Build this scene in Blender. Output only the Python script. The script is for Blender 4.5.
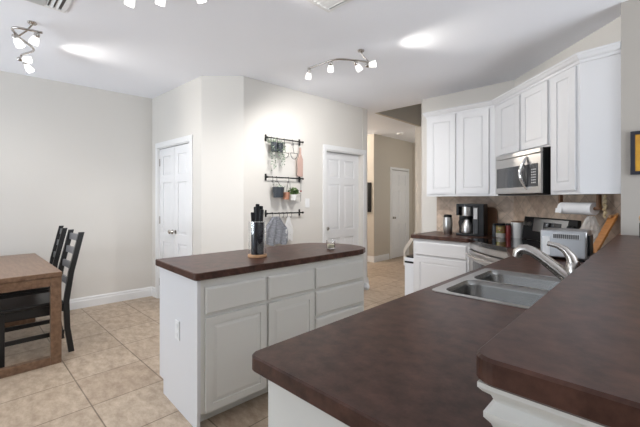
import bpy, bmesh, math, random
from mathutils import Vector, Matrix
random.seed(7)
PI = math.pi
SC = bpy.context.scene
COL = SC.collection
for o in list(bpy.data.objects):
    bpy.data.objects.remove(o)

# ------------------------------------------------------------------ camera, world, light, exposure
cd = bpy.data.cameras.new('camera'); cam = bpy.data.objects.new('camera', cd); COL.objects.link(cam)
cam.location = (0, 0, 1.34); cam.rotation_euler = (PI/2, 0, math.radians(44.0))
cd.sensor_width = 36; cd.lens = 351/640*36; cd.shift_y = -13.5/640; cd.clip_start = .02
SC.camera = cam
wd = bpy.data.worlds.new('daylight'); SC.world = wd; wd.use_nodes = True
bgn = wd.node_tree.nodes['Background']; bgn.inputs[0].default_value = (.86, .93, 1, 1); bgn.inputs[1].default_value = .42
SC.view_settings.view_transform = 'Standard'; SC.view_settings.look = 'None'
SC.view_settings.exposure = 0.53; SC.view_settings.gamma = 1; SC.view_settings.use_curve_mapping = False

def area(name, loc, rot, sx, sy, power, colr=(1, 1, 1)):
    l = bpy.data.lights.new(name, 'AREA'); l.shape = 'RECTANGLE'; l.size = sx; l.size_y = sy; l.energy = power; l.color = colr
    o = bpy.data.objects.new(name, l); COL.objects.link(o); o.location = loc; o.rotation_euler = rot
    return o
area('window_daylight_dining', (-3.9, -3.9, 1.0), (math.radians(152), 0, 0), 2.8, 1.6, 138, (.82, .91, 1))
area('fill_light_living', (3.3, 2.1, 1.2), (math.radians(132), 0, math.radians(90)), 2.3, 1.6, 128, (.86, .93, 1))  # added fill from the right for pantry wall and ceiling, no known window
area('fill_light_stairs', (-2.3, 7.1, 1.5), (math.radians(90), 0, math.radians(90)), 1.2, 1.6, 9, (1, .95, .86))  # added fill hidden behind the stair wall to brighten the hall, window made up

# ------------------------------------------------------------------ materials
MATS = {}
def mat(name, col, rough=.5, metal=0, **k):
    m = bpy.data.materials.new(name); m.use_nodes = True; nt = m.node_tree; b = nt.nodes['Principled BSDF']
    b.inputs['Base Color'].default_value = (*col, 1); b.inputs['Roughness'].default_value = rough; b.inputs['Metallic'].default_value = metal
    if 'trans' in k: b.inputs['Transmission Weight'].default_value = k['trans']
    if 'ior' in k: b.inputs['IOR'].default_value = k['ior']
    if 'emit' in k:
        b.inputs['Emission Color'].default_value = (*k.get('ecol', col), 1); b.inputs['Emission Strength'].default_value = k['emit']
    if 'alpha' in k: b.inputs['Alpha'].default_value = k['alpha']
    if 'coat' in k: b.inputs['Coat Weight'].default_value = k['coat']
    if 'spec' in k: b.inputs['Specular IOR Level'].default_value = k['spec']
    tc = nt.nodes.new('ShaderNodeTexCoord')
    if 'var' in k:      # (scale, other colour, stretch)
        sc, c2, st = k['var']
        mp = nt.nodes.new('ShaderNodeMapping'); mp.inputs['Scale'].default_value = st
        nt.links.new(tc.outputs['Object'], mp.inputs[0])
        n = nt.nodes.new('ShaderNodeTexNoise'); n.inputs['Scale'].default_value = sc; n.inputs['Detail'].default_value = 6
        n.inputs['Roughness'].default_value = .62
        nt.links.new(mp.outputs[0], n.inputs['Vector'])
        r = nt.nodes.new('ShaderNodeValToRGB'); r.color_ramp.elements[0].position = .33; r.color_ramp.elements[1].position = .68
        r.color_ramp.elements[0].color = (*col, 1); r.color_ramp.elements[1].color = (*c2, 1)
        nt.links.new(n.outputs[0], r.inputs[0]); nt.links.new(r.outputs[0], b.inputs['Base Color'])
    if 'bump' in k:
        sc, s = k['bump']
        n2 = nt.nodes.new('ShaderNodeTexNoise'); n2.inputs['Scale'].default_value = sc; n2.inputs['Detail'].default_value = 3
        nt.links.new(tc.outputs['Object'], n2.inputs['Vector'])
        bp = nt.nodes.new('ShaderNodeBump'); bp.inputs['Strength'].default_value = s; bp.inputs['Distance'].default_value = .004
        nt.links.new(n2.outputs[0], bp.inputs['Height']); nt.links.new(bp.outputs[0], b.inputs['Normal'])
    MATS[name] = m
    return m
S1 = (1, 1, 1)
WALL = mat('cream_wall_paint', (.69, .662, .622), .85, bump=(90, .12))
WALLSHADE = mat('shade_darkened_wall_paint', (.42, .39, .355), .85, bump=(90, .12))  # wall paint darkened: the wing wall's shade is put into the colour
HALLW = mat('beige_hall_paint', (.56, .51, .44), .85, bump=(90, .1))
CEIL = mat('white_ceiling_texture', (.90, .91, .955), .95, bump=(60, .3))
TRIM = mat('white_trim_paint', (.80, .80, .80), .45)
DOORP = mat('white_door_paint', (.80, .80, .81), .45)
CAB = mat('white_cabinet_paint', (.73, .73, .745), .38)
ISL = mat('offwhite_island_paint', (.74, .73, .69), .4)
TOP = mat('brown_laminate', (.036, .015, .010), .34, var=(20, (.100, .046, .033), S1), spec=.28, bump=(300, .03))
STEEL = mat('brushed_steel', (.58, .57, .56), .28, 1, bump=(400, .03))
STEELD = mat('sink_steel', (.23, .225, .215), .24, 1, bump=(300, .04))
STEELT = mat('toaster_steel', (.40, .40, .41), .38, 1)
RIM = mat('sink_rim_steel', (.46, .45, .44), .3, 1)
NICKEL = mat('brushed_nickel', (.50, .47, .44), .25, 1)
CHROME = mat('chrome', (.75, .75, .76), .1, 1)
BLACKP = mat('black_plastic', (.009, .009, .010), .35, spec=.3)
BLACKG = mat('black_glass', (.010, .010, .012), .06, coat=.6)
GREYG = mat('grey_window_glass', (.05, .05, .053), .1, coat=.5)
IRON = mat('dark_iron', (.035, .033, .032), .5, .6)
WOODT = mat('walnut_table_wood', (.145, .078, .044), .30, var=(6, (.25, .15, .092), (1, 6, 6)))
BLACKW = mat('black_stained_wood', (.010, .010, .011), .38)
BLACKWSHEEN = mat('black_wood_painted_sheen', (.13, .13, .135), .3)  # black wood lightened; the slats' reflected light is put into the colour
WOODO = mat('orange_wood', (.46, .18, .045), .45, var=(8, (.60, .26, .07), (1, 1, 8)))
WOODB = mat('brown_wood', (.16, .075, .035), .5, var=(8, (.24, .12, .06), (1, 1, 6)))
WOODL = mat('light_beech', (.52, .29, .15), .45, var=(8, (.60, .36, .2), (6, 1, 1)))
WHITEP = mat('white_plastic', (.82, .82, .82), .35)
TRASHM = mat('white_enamel', (.78, .80, .84), .3)
PAPER = mat('paper_towel', (.86, .86, .87), .9, bump=(200, .2))
GLASS = mat('clear_glass', (1, 1, 1), .02, trans=1, ior=1.45)
ACRYL = mat('tinted_block_core', (.012, .017, .032), .12, coat=.5)
CERAM = mat('white_ceramic', (.83, .83, .82), .25)
RED = mat('dark_red_label', (.20, .02, .02), .4)
CANDY = mat('colourful_packets', (.55, .12, .06), .5, var=(60, (.2, .42, .10), S1))
PALE = mat('pale_packets', (.75, .72, .68), .6)
LEAF = mat('green_leaf', (.10, .19, .06), .55, var=(40, (.20, .30, .12), S1))
LEAFP = mat('sage_leaf', (.22, .30, .20), .6, var=(40, (.36, .42, .33), S1))
POTB = mat('dark_slate_pot', (.035, .042, .052), .5)
COPPER = mat('copper_pot', (.55, .27, .18), .35, .5)
PINK = mat('pink_board', (.50, .34, .29), .6)
CLOTH = mat('grey_towel', (.16, .165, .19), .95, var=(26, (.34, .35, .38), (1, 1, 3)))
CLOTHW = mat('white_towel', (.72, .71, .70), .95, bump=(90, .3))
TAN = mat('tan_twine', (.55, .40, .20), .8, var=(70, (.78, .68, .48), S1))
BAGM = mat('clear_plastic_bag', (.82, .80, .77), .25, alpha=.42)
ART = mat('orange_artwork', (.72, .38, .03), .6, var=(14, (.45, .20, .03), S1))
VENTG = mat('vent_grey_metal', (.55, .55, .55), .5)
VENTB = mat('vent_shadow_grey', (.16, .16, .16), .9)
DARKV = mat('vent_dark_interior', (.03, .03, .032), .9)
CARPET = mat('brown_stair_carpet', (.22, .15, .09), .95)
DISPLAY = mat('display_blue', (.02, .03, .05), .2, emit=.25, ecol=(.5, .65, .9))
BULB = mat('lit_bulb_glass', (1, .98, .95), .3, emit=7, ecol=(1, .97, .93))
FROST = mat('frosted_glass_shade', (.88, .88, .88), .35, emit=.55, ecol=(1, .97, .93))

def floor_mat():
    m = mat('travertine_floor_tile', (.5, .4, .3), .42); nt = m.node_tree; b = nt.nodes['Principled BSDF']
    tc = nt.nodes.new('ShaderNodeTexCoord'); mp = nt.nodes.new('ShaderNodeMapping')
    mp.inputs['Location'].default_value = (3.112 + .457*40, -.612 + .457*40, 0)
    nt.links.new(tc.outputs['Object'], mp.inputs[0])
    br = nt.nodes.new('ShaderNodeTexBrick'); br.offset = 0; br.squash = 1
    for k, v in (('Scale', 1), ('Mortar Size', .0045), ('Brick Width', .457), ('Row Height', .457), ('Mortar Smooth', .2)): br.inputs[k].default_value = v
    br.inputs['Color1'].default_value = (.43, .335, .25, 1); br.inputs['Color2'].default_value = (.51, .415, .32, 1); br.inputs['Mortar'].default_value = (.20, .15, .105, 1)
    nt.links.new(mp.outputs[0], br.inputs['Vector'])
    mp2 = nt.nodes.new('ShaderNodeMapping'); mp2.inputs['Scale'].default_value = (1, 1.8, 1); mp2.inputs['Rotation'].default_value = (0, 0, .5)
    nt.links.new(tc.outputs['Object'], mp2.inputs[0])
    n = nt.nodes.new('ShaderNodeTexNoise'); n.inputs['Scale'].default_value = 9; n.inputs['Detail'].default_value = 10; n.inputs['Roughness'].default_value = .72
    nt.links.new(mp2.outputs[0], n.inputs['Vector'])
    r = nt.nodes.new('ShaderNodeValToRGB'); r.color_ramp.elements[0].position = .35; r.color_ramp.elements[1].position = .66
    r.color_ramp.elements[0].color = (.66, .61, .56, 1); r.color_ramp.elements[1].color = (1.12, 1.12, 1.12, 1)
    nt.links.new(n.outputs[0], r.inputs[0])
    mx = nt.nodes.new('ShaderNodeMix'); mx.data_type = 'RGBA'; mx.blend_type = 'MULTIPLY'; mx.inputs[0].default_value = 1
    nt.links.new(br.outputs['Color'], mx.inputs[6]); nt.links.new(r.outputs[0], mx.inputs[7]); nt.links.new(mx.outputs[2], b.inputs['Base Color'])
    bp = nt.nodes.new('ShaderNodeBump'); bp.invert = True; bp.inputs['Strength'].default_value = .4; bp.inputs['Distance'].default_value = .003
    nt.links.new(br.outputs['Fac'], bp.inputs['Height']); nt.links.new(bp.outputs[0], b.inputs['Normal'])
    return m
FLOOR = floor_mat()

def splash_mat():       # stone tile laid on the diagonal; object x runs along the wall
    m = mat('stone_backsplash_tile', (.4, .3, .2), .5); nt = m.node_tree; b = nt.nodes['Principled BSDF']
    tc = nt.nodes.new('ShaderNodeTexCoord'); sx = nt.nodes.new('ShaderNodeSeparateXYZ'); cx = nt.nodes.new('ShaderNodeCombineXYZ')
    nt.links.new(tc.outputs['Object'], sx.inputs[0]); nt.links.new(sx.outputs[0], cx.inputs[0]); nt.links.new(sx.outputs[2], cx.inputs[1])
    mp = nt.nodes.new('ShaderNodeMapping'); mp.inputs['Rotation'].default_value = (0, 0, PI/4); mp.inputs['Location'].default_value = (5, 5, 0)
    nt.links.new(cx.outputs[0], mp.inputs[0])
    br = nt.nodes.new('ShaderNodeTexBrick'); br.offset = 0
    for k, v in (('Scale', 1), ('Mortar Size', .003), ('Brick Width', .15), ('Row Height', .15)): br.inputs[k].default_value = v
    br.inputs['Color1'].default_value = (.50, .375, .285, 1); br.inputs['Color2'].default_value = (.64, .51, .40, 1); br.inputs['Mortar'].default_value = (.42, .34, .27, 1)
    nt.links.new(mp.outputs[0], br.inputs['Vector'])
    n = nt.nodes.new('ShaderNodeTexNoise'); n.inputs['Scale'].default_value = 14; n.inputs['Detail'].default_value = 6
    nt.links.new(cx.outputs[0], n.inputs['Vector'])
    r = nt.nodes.new('ShaderNodeValToRGB'); r.color_ramp.elements[0].position = .3; r.color_ramp.elements[1].position = .7
    r.color_ramp.elements[0].color = (.72, .70, .70, 1); r.color_ramp.elements[1].color = (1.1, 1.1, 1.1, 1)
    nt.links.new(n.outputs[0], r.inputs[0])
    mx = nt.nodes.new('ShaderNodeMix'); mx.data_type = 'RGBA'; mx.blend_type = 'MULTIPLY'; mx.inputs[0].default_value = 1
    nt.links.new(br.outputs['Color'], mx.inputs[6]); nt.links.new(r.outputs[0], mx.inputs[7]); nt.links.new(mx.outputs[2], b.inputs['Base Color'])
    return m
SPLASH = splash_mat()

# ------------------------------------------------------------------ mesh helpers
class MB:
    def __init__(s): s.bm = bmesh.new()
    def _add(s, vs, fs, M=None):
        vv = [s.bm.verts.new(M @ Vector(v) if M else Vector(v)) for v in vs]
        out = []
        for f in fs:
            try: out.append(s.bm.faces.new([vv[i] for i in f]))
            except ValueError: pass
        return vv, out
    def box(s, x0, x1, y0, y1, z0, z1, bev=0, M=None, seg=2):
        v = [(x, y, z) for z in (z0, z1) for y in (y0, y1) for x in (x0, x1)]
        f = [(0, 2, 3, 1), (4, 5, 7, 6), (0, 1, 5, 4), (2, 6, 7, 3), (0, 4, 6, 2), (1, 3, 7, 5)]
        vv, ff = s._add(v, f, M)
        if bev:
            ed = list({e for fa in ff for e in fa.edges})
            bmesh.ops.bevel(s.bm, geom=ed, offset=bev, segments=seg, affect='EDGES', profile=.5)
        return s
    def prism(s, poly, z0, z1, M=None, cham=0, holes=()):
        """vertical prism on a polygon (with holes); cham chamfers the upper and lower outer rim"""
        def area2(p): return sum(p[i][0]*p[(i+1) % len(p)][1]-p[(i+1) % len(p)][0]*p[i][1] for i in range(len(p)))
        if area2(poly) < 0: poly = poly[::-1]
        T = (lambda x, y, z: M @ Vector((x, y, z))) if M else (lambda x, y, z: Vector((x, y, z)))
        ins = inset(poly, cham) if cham else poly
        rings = ([(ins, z0), (poly, z0+cham), (poly, z1-cham), (ins, z1)] if cham else [(poly, z0), (poly, z1)])
        rv = [[s.bm.verts.new(T(x, y, z)) for x, y in p] for p, z in rings]
        n = len(poly)
        for a, b in zip(rv, rv[1:]):
            for i in range(n): s.bm.faces.new((a[i], a[(i+1) % n], b[(i+1) % n], b[i]))
        if not holes:
            s.bm.faces.new(rv[-1]); s.bm.faces.new(rv[0][::-1])
        else:
            hv = []
            for h in holes:
                if area2(h) < 0: h = h[::-1]
                hb = [s.bm.verts.new(T(x, y, z0)) for x, y in h]; ht = [s.bm.verts.new(T(x, y, z1)) for x, y in h]
                m = len(h)
                for i in range(m): s.bm.faces.new((hb[(i+1) % m], hb[i], ht[i], ht[(i+1) % m]))
                hv.append((hb, ht))
            for k, lo in ((1, rv[-1]), (0, rv[0])):
                loops = [lo] + [h[k] for h in hv]
                es = []
                for L in loops:
                    for i in range(len(L)):
                        e = s.bm.edges.get((L[i], L[(i+1) % len(L)])) or s.bm.edges.new((L[i], L[(i+1) % len(L)]))
                        es.append(e)
                bmesh.ops.triangle_fill(s.bm, edges=es, use_beauty=True, use_dissolve=False)
        return s
    def tube(s, pts, r, n=10, M=None, closed=False):
        P = [Vector(p) for p in pts]; R = r if isinstance(r, (list, tuple)) else [r]*len(P)
        rings = []; up = None; L = len(P)
        for i, p in enumerate(P):
            if closed: t = P[(i+1) % L]-P[i-1]
            else: t = (P[min(i+1, L-1)]-P[max(i-1, 0)])
            t.normalize()
            if up is None:
                up = Vector((0, 0, 1)) if abs(t.z) < .9 else Vector((1, 0, 0))
            a = t.cross(up)
            if a.length < 1e-5: a = t.cross(Vector((0, 1, 0)))
            a.normalize(); b = a.cross(t).normalized(); up = b
            ring = []
            for k in range(n):
                q = p + (a*math.cos(2*PI*k/n) + b*math.sin(2*PI*k/n))*R[i]
                ring.append(s.bm.verts.new(M @ q if M else q))
            rings.append(ring)
        pr = list(zip(rings, rings[1:]))
        if closed: pr.append((rings[-1], rings[0]))
        for a, b in pr:
            for k in range(n): s.bm.faces.new((a[k], a[(k+1) % n], b[(k+1) % n], b[k]))
        if not closed:
            s.bm.faces.new(rings[0][::-1]); s.bm.faces.new(rings[-1])
        return s
    def lathe(s, prof, c=(0, 0, 0), n=24, M=None, cap=True):
        rings = []
        for r, z in prof:
            r = max(r, .0004)
            ring = []
            for k in range(n):
                q = Vector((c[0]+r*math.cos(2*PI*k/n), c[1]+r*math.sin(2*PI*k/n), c[2]+z))
                ring.append(s.bm.verts.new(M @ q if M else q))
            rings.append(ring)
        for a, b in zip(rings, rings[1:]):
            for k in range(n): s.bm.faces.new((a[k], a[(k+1) % n], b[(k+1) % n], b[k]))
        if cap:
            s.bm.faces.new(rings[0][::-1]); s.bm.faces.new(rings[-1])
        return s
    def loft(s, loops, M=None, cap0=False, cap1=True):
        rv = [[s.bm.verts.new(M @ Vector(p) if M else Vector(p)) for p in L] for L in loops]
        n = len(rv[0])
        for a, b in zip(rv, rv[1:]):
            for i in range(n): s.bm.faces.new((a[i], a[(i+1) % n], b[(i+1) % n], b[i]))
        if cap0: s.bm.faces.new(rv[0][::-1])
        if cap1: s.bm.faces.new(rv[-1])
        return s
    def sweep(s, path, prof, closed=False):
        """profile (out, z) swept along a 2-D path; 'out' is to the right of the walking direction"""
        n = len(path); rings = []
        for i in range(n):
            p = Vector(path[i]); d0 = d1 = None
            if i > 0: d0 = (p-Vector(path[i-1])).normalized()
            if i < n-1: d1 = (Vector(path[i+1])-p).normalized()
            d0 = d0 or d1; d1 = d1 or d0
            n0 = Vector((d0.y, -d0.x)); n1 = Vector((d1.y, -d1.x)); m = (n0+n1)
            m = m/max(m.dot(n0), .2) if m.length > 1e-4 else n0
            rings.append([s.bm.verts.new((p.x+m.x*o, p.y+m.y*o, z)) for o, z in prof])
        k = len(prof)
        for a, b in zip(rings, rings[1:]):
            for j in range(k): s.bm.faces.new((a[j], a[(j+1) % k], b[(j+1) % k], b[j]))
        s.bm.faces.new(rings[0][::-1]); s.bm.faces.new(rings[-1])
        return s
    def build(s, name, m, parent=None, smooth=False, loc=None, rot=0):
        bmesh.ops.recalc_face_normals(s.bm, faces=s.bm.faces[:])
        me = bpy.data.meshes.new(name); s.bm.to_mesh(me); s.bm.free(); me.materials.append(m)
        if smooth:
            for p in me.polygons: p.use_smooth = True
            try: me.set_sharp_from_angle(angle=math.radians(40))
            except Exception: pass
        o = bpy.data.objects.new(name, me); COL.objects.link(o)
        if parent: o.parent = parent
        if loc: o.location = loc
        if rot: o.rotation_euler = (0, 0, rot)
        return o

def inset(poly, d):
    n = len(poly); out = []
    for i in range(n):
        p, a, b = Vector(poly[i]), Vector(poly[i-1]), Vector(poly[(i+1) % n])
        e0 = (p-a).normalized(); e1 = (b-p).normalized()
        n0 = Vector((-e0.y, e0.x)); n1 = Vector((-e1.y, e1.x)); m = n0+n1
        m = m/max(m.dot(n0), .3) if m.length > 1e-4 else n0
        q = p+m*d; out.append((q.x, q.y))
    return out
def rrect(x0, x1, y0, y1, r, n=6):
    pts = []
    for cx, cy, a in ((x1-r, y1-r, 0), (x0+r, y1-r, 90), (x0+r, y0+r, 180), (x1-r, y0+r, 270)):
        for k in range(n+1):
            t = math.radians(a+90*k/n); pts.append((cx+r*math.cos(t), cy+r*math.sin(t)))
    return pts
def rounded(poly, radii, n=6):
    out = []; N = len(poly)
    for i in range(N):
        r = radii[i] if isinstance(radii, (list, tuple)) else radii
        p, a, b = Vector(poly[i]), Vector(poly[i-1]), Vector(poly[(i+1) % N])
        if not r: out.append(tuple(p)); continue
        u = (a-p).normalized(); v = (b-p).normalized(); ang = u.angle(v); t = r/math.tan(ang/2)
        s_, e_ = p+u*t, p+v*t; c = p+(u+v).normalized()*(r/math.sin(ang/2))
        a0 = math.atan2(s_.y-c.y, s_.x-c.x); a1 = math.atan2(e_.y-c.y, e_.x-c.x); da = (a1-a0+PI) % (2*PI)-PI
        for k in range(n+1):
            t_ = a0+da*k/n; out.append((c.x+r*math.cos(t_), c.y+r*math.sin(t_)))
    return out
def tag(o, label, cat, group=None):
    o['label'] = label; o['category'] = cat
    if group: o['group'] = group
    return o
def thing(name, label, cat, loc=(0, 0, 0), rotz=0, group=None):
    o = bpy.data.objects.new(name, None); COL.objects.link(o); o.empty_display_size = .1
    o.location = loc; o.rotation_euler = (0, 0, rotz)
    return tag(o, label, cat, group)
def struct(o): o['kind'] = 'structure'; return o
def copy_tree(o, parent=None):
    c = o.copy(); COL.objects.link(c); c.parent = parent
    for ch in list(o.children): copy_tree(ch, c)
    return c
RX = lambda a: Matrix.Rotation(a, 4, 'X')
RY = lambda a: Matrix.Rotation(a, 4, 'Y')
RZ = lambda a: Matrix.Rotation(a, 4, 'Z')
TR = lambda x, y, z: Matrix.Translation((x, y, z))
def frame_mat(p, q):
    """matrix: origin p, local x from p to q, local y 90 degrees left of that"""
    return TR(p[0], p[1], 0) @ RZ(math.atan2(q[1]-p[1], q[0]-p[0]))
def angle(p, q): return math.atan2(q[1]-p[1], q[0]-p[0])

# a panelled slab in local coordinates: x 0..w, z 0..h, front at y=0 facing -y, back at y=t
def panel_slab(b, w, h, t, rects, M=None, depth=.007, raise_=.005, slope=.022, x0=0, z0=0):
    xs = sorted({0, w, *[r[0] for r in rects], *[r[1] for r in rects]}); zs = sorted({0, h, *[r[2] for r in rects], *[r[3] for r in rects]})
    b.box(x0+.0005, x0+w-.0005, depth, t, z0+.0005, z0+h-.0005, M=M)
    for i in range(len(xs)-1):
        for j in range(len(zs)-1):
            cx, cz = (xs[i]+xs[i+1])/2, (zs[j]+zs[j+1])/2
            if not any(r[0] < cx < r[1] and r[2] < cz < r[3] for r in rects):
                b.box(x0+xs[i], x0+xs[i+1], 0, depth+.0005, z0+zs[j], z0+zs[j+1], M=M)
    for r in rects:
        g = .006; a0, a1, c0, c1 = x0+r[0]+g, x0+r[1]-g, z0+r[2]+g, z0+r[3]-g; s_ = min(slope, (a1-a0)*.3, (c1-c0)*.3)
        y1 = depth-raise_
        lo = [(a0, depth, c0), (a1, depth, c0), (a1, depth, c1), (a0, depth, c1)]
        hi = [(a0+s_, y1, c0+s_), (a1-s_, y1, c0+s_), (a1-s_, y1, c1-s_), (a0+s_, y1, c1-s_)]
        b.loft([lo, hi], M=M)
    return b
def cab_door(w, h, t=.019, fr=.058, M=None, x0=0, z0=0, b=None, slope=.013):
    return panel_slab(b or MB(), w, h, t, [(fr, w-fr, fr, h-fr)], M=M, slope=slope, x0=x0, z0=z0)
def drawer_front(x0, x1, z0, z1, t=.019, c=.012, M=None):
    b = MB()
    lo = [(x0, t, z0), (x1, t, z0), (x1, t, z1), (x0, t, z1)]
    mid = [(x0, .006, z0), (x1, .006, z0), (x1, .006, z1), (x0, .006, z1)]
    hi = [(x0+c, 0, z0+c), (x1-c, 0, z0+c), (x1-c, 0, z1-c), (x0+c, 0, z1-c)]
    return b.loft([lo, mid, hi], M=M, cap0=True)
def six_panels(w, h):
    st = w*.14; mid = w*.13; pw = (w-2*st-mid)/2; out = []
    for x in (st, st+pw+mid):
        out += [(x, x+pw, .21, .78), (x, x+pw, .90, 1.56), (x, x+pw, 1.66, h-.10)]
    return out

# ------------------------------------------------------------------ setting
CH = 2.76
def wall(name, p, q, z0, z1, m=WALL, th=.12, hole=None):
    """wall face from p to q; the room lies on the right of p->q, thickness goes left. hole = (s0, s1, z1)"""
    L = math.hypot(q[0]-p[0], q[1]-p[1]); b = MB()
    if hole:
        b.box(0, hole[0], 0, th, z0, z1); b.box(hole[1], L, 0, th, z0, z1); b.box(hole[0], hole[1], 0, th, hole[2], z1)
    else: b.box(0, L, 0, th, z0, z1)
    o = b.build(name, m, loc=(p[0], p[1], 0), rot=angle(p, q)); return struct(o)
struct(MB().box(-9, 5, -4.2, 10, -.1, 0).build('floor', FLOOR))
cb = MB(); cb.box(-9, 4.2, -4.2, 4.75, CH, CH+.1); cb.box(-9, -3.35, 4.75, 8, CH, CH+.1)
struct(cb.build('ceiling', CEIL))
struct(MB().box(-3.4, 0, 4.7, 8, 4.6, 4.7).build('ceiling_stairwell', CEIL))

LW0, LW1 = (-5.46, -4.2), (-5.11, 1.91)            # left wall of the dining area
PF0, PF1 = (-5.14, 1.905), (-3.765, 1.945)         # pantry front
PD1 = (-3.425, 2.285)                              # pantry diagonal corner
PS1 = (-3.285, 4.47)                               # end of pantry side wall
wall('wall_left', LW0, LW1, 0, CH)
wall('wall_pantry_front', PF0, PF1, 0, CH, hole=(.235, 1.115, 2.045))
wall('wall_pantry_diagonal', PF1, PD1, 0, CH)
sideL = math.hypot(PS1[0]-PD1[0], PS1[1]-PD1[1])
wall('wall_pantry_side', PD1, PS1, 0, CH, hole=(1.30, 2.085, 2.045))
wall('wall_pantry_rear', PS1, (-8.5, 4.55), 0, CH, th=.12)
wall('wall_hall_end', (-8.5, 6.22), (-4.3995, 6.22), 0, CH, HALLW)
wall('wall_hall_left', (-4.40, 6.342), (-4.40, 7.858), 0, CH, HALLW)
wall('wall_hall_far', (-4.6, 7.86), (-2.0, 7.86), 0, 4.6, HALLW)
wall('wall_stair', (-3.425, 6.22), (.2, 6.22), 0, 4.6, WALL, th=.1)
struct(MB().box(-3.349, -3.30, 4.752, 6.218, CH+.0005, 4.6).build('wall_stairwell_left', HALLW))
struct(MB().box(-3.29, 0, 4.70, 4.75, CH+.101, 4.6).build('wall_stairwell_near', HALLW))
KB = 4.58
wall('wall_back', (-2.42, KB), (-1.23, KB), 0, CH, th=.14)
DW0, DW1 = (-1.23, KB), (-.197, 3.547)
wall('wall_diagonal', DW0, DW1, 0, CH, th=.14)
struct(MB().box(-.197, 4.2, 3.32, 3.5, 0, CH+.6).build('wall_wing', WALLSHADE))
wall('wall_right', (3.6, 3.4), (3.6, -4.1), 0, CH, WALLSHADE)
wall('wall_rear', (3.6, -4.1), (-1.4, -4.1), 0, CH, WALLSHADE)
struct(MB().box(-.197, -.05, 3.5, 3.547, 0, CH).build('wall_wing_return', WALLSHADE))

# baseboards
BASEP = [(0, 0), (.016, 0), (.016, .085), (.011, .10), (.011, .115), (.005, .13), (0, .13)]
def baseboard(name, path): return struct(MB().sweep(path, BASEP).build(name, TRIM))
baseboard('baseboard_left', [LW0, LW1])
e = Vector((PF1[0]-PF0[0], PF1[1]-PF0[1])).normalized()
pf = lambda s: (PF0[0]+e.x*s, PF0[1]+e.y*s)
baseboard('baseboard_pantry_left', [pf(.03), pf(.165)])
baseboard('baseboard_pantry', [pf(1.185), PF1, PD1, (PD1[0]+.0643*1.22, PD1[1]+.998*1.22)])
baseboard('baseboard_hall_end', [(-6, 6.22), (-4.40, 6.22), (-4.40, 6.80)])
baseboard('baseboard_hall_far', [(-4.36, 7.86), (-3.4, 7.86)])
baseboard('baseboard_back', [(-2.42, KB+.14), (-2.42, KB), (-2.2, KB)])
baseboard('baseboard_pantry_end', [(PS1[0]-.005, PS1[1]-.09), PS1, (PS1[0]-1, PS1[1]+.02)])

# doors: casing (trim), leaf, knob, hinges
def casing(name, p, q, s0, s1, h, w=.068, t=.016):
    b = MB()
    b.box(s0-w, s0, -t, 0, 0, h, bev=.004); b.box(s1, s1+w, -t, 0, 0, h, bev=.004); b.box(s0-w, s1+w, -t-.001, 0, h, h+w, bev=.004)
    b.box(s0, s0+.012, 0, .12, 0, h); b.box(s1-.012, s1, 0, .12, 0, h); b.box(s0, s1, 0, .12, h-.012, h)
    return struct(b.build(name, TRIM, loc=(p[0], p[1], 0), rot=angle(p, q)))
def knob_part(leaf, x, z, y=0):
    M = TR(x, y, z) @ RX(PI/2)
    return MB().lathe([(.026, 0), (.026, .006), (.010, .010), (.010, .028), (.024, .036), (.027, .048), (.020, .058), (.004, .062)], M=M, n=16).build('door_knob', NICKEL, leaf, smooth=True)
def hinge_part(leaf, x, z, y=-.004):
    return MB().box(x-.008, x+.008, y-.004, y+.008, z-.05, z+.05, bev=.002).build('hinge', NICKEL, leaf)
def door_leaf(name, p, q, s0, w, h, rec, knob_x=None, hinge_x=(), z0=.008, panels=None):
    b = panel_slab(MB(), w, h-z0, .035, panels or six_panels(w, h-z0), slope=.03, depth=.013, raise_=.008)
    d = Vector((q[0]-p[0], q[1]-p[1])).normalized(); nrm = Vector((-d.y, d.x))
    o = struct(b.build(name, DOORP, loc=(p[0]+d.x*s0+nrm.x*rec, p[1]+d.y*s0+nrm.y*rec, z0), rot=angle(p, q)))
    if knob_x is not None: knob_part(o, knob_x, .925)
    for hx in hinge_x:
        for hz in (.22, 1.06, 1.84): hinge_part(o, hx, hz)
    return o
casing('trim_1', PF0, PF1, .235, 1.115, 2.045)
door_leaf('door_1', PF0, PF1, .25, .422, 2.025, .012, .385, (.004,), panels=[(.095, .327, .21, .78), (.095, .327, .90, 1.56), (.095, .327, 1.66, 1.915)])
door_leaf('door_2', PF0, PF1, .678, .422, 2.025, .012, .037, (.418,), panels=[(.095, .327, .21, .78), (.095, .327, .90, 1.56), (.095, .327, 1.66, 1.915)])
casing('trim_2', PD1, PS1, 1.30, 2.085, 2.045)
door_leaf('door_3', PD1, PS1, 1.313, .758, 2.028, .075, .05)
H0, H1 = (-4.40, 6.22), (-4.40, 7.86)
casing('trim_3', H0, H1, .68, 1.40, 2.04, w=.055)
door_leaf('door_4', H0, H1, .693, .694, 2.025, -.016, .05)

# tile backsplash and the bar's knee wall
struct(MB().box(0, .96, -.012, 0, .914, 1.386).build('wall_backsplash_back', SPLASH, loc=(-2.19, KB, 0)))
struct(MB().box(.005, 1.455, -.012, 0, .914, 1.386).build('wall_backsplash_diagonal', SPLASH, loc=(DW0[0], DW0[1], 0), rot=-PI/4))
struct(MB().box(-.177, .089, .621, 3.319, 0, 1.046).build('wall_bar', ISL))
mold = [(0, 1.046), (.034, 1.046), (.034, 1.038), (.028, 1.031), (.018, 1.024), (.014, 1.014), (.018, 1.004), (.027, .998), (.027, .989), (.018, .978), (.011, .96), (0, .95)]
struct(MB().sweep([(-.178, 3.30), (-.178, .62), (.09, .62), (.09, 3.30)], mold).build('trim_bar', ISL, smooth=True))

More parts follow.
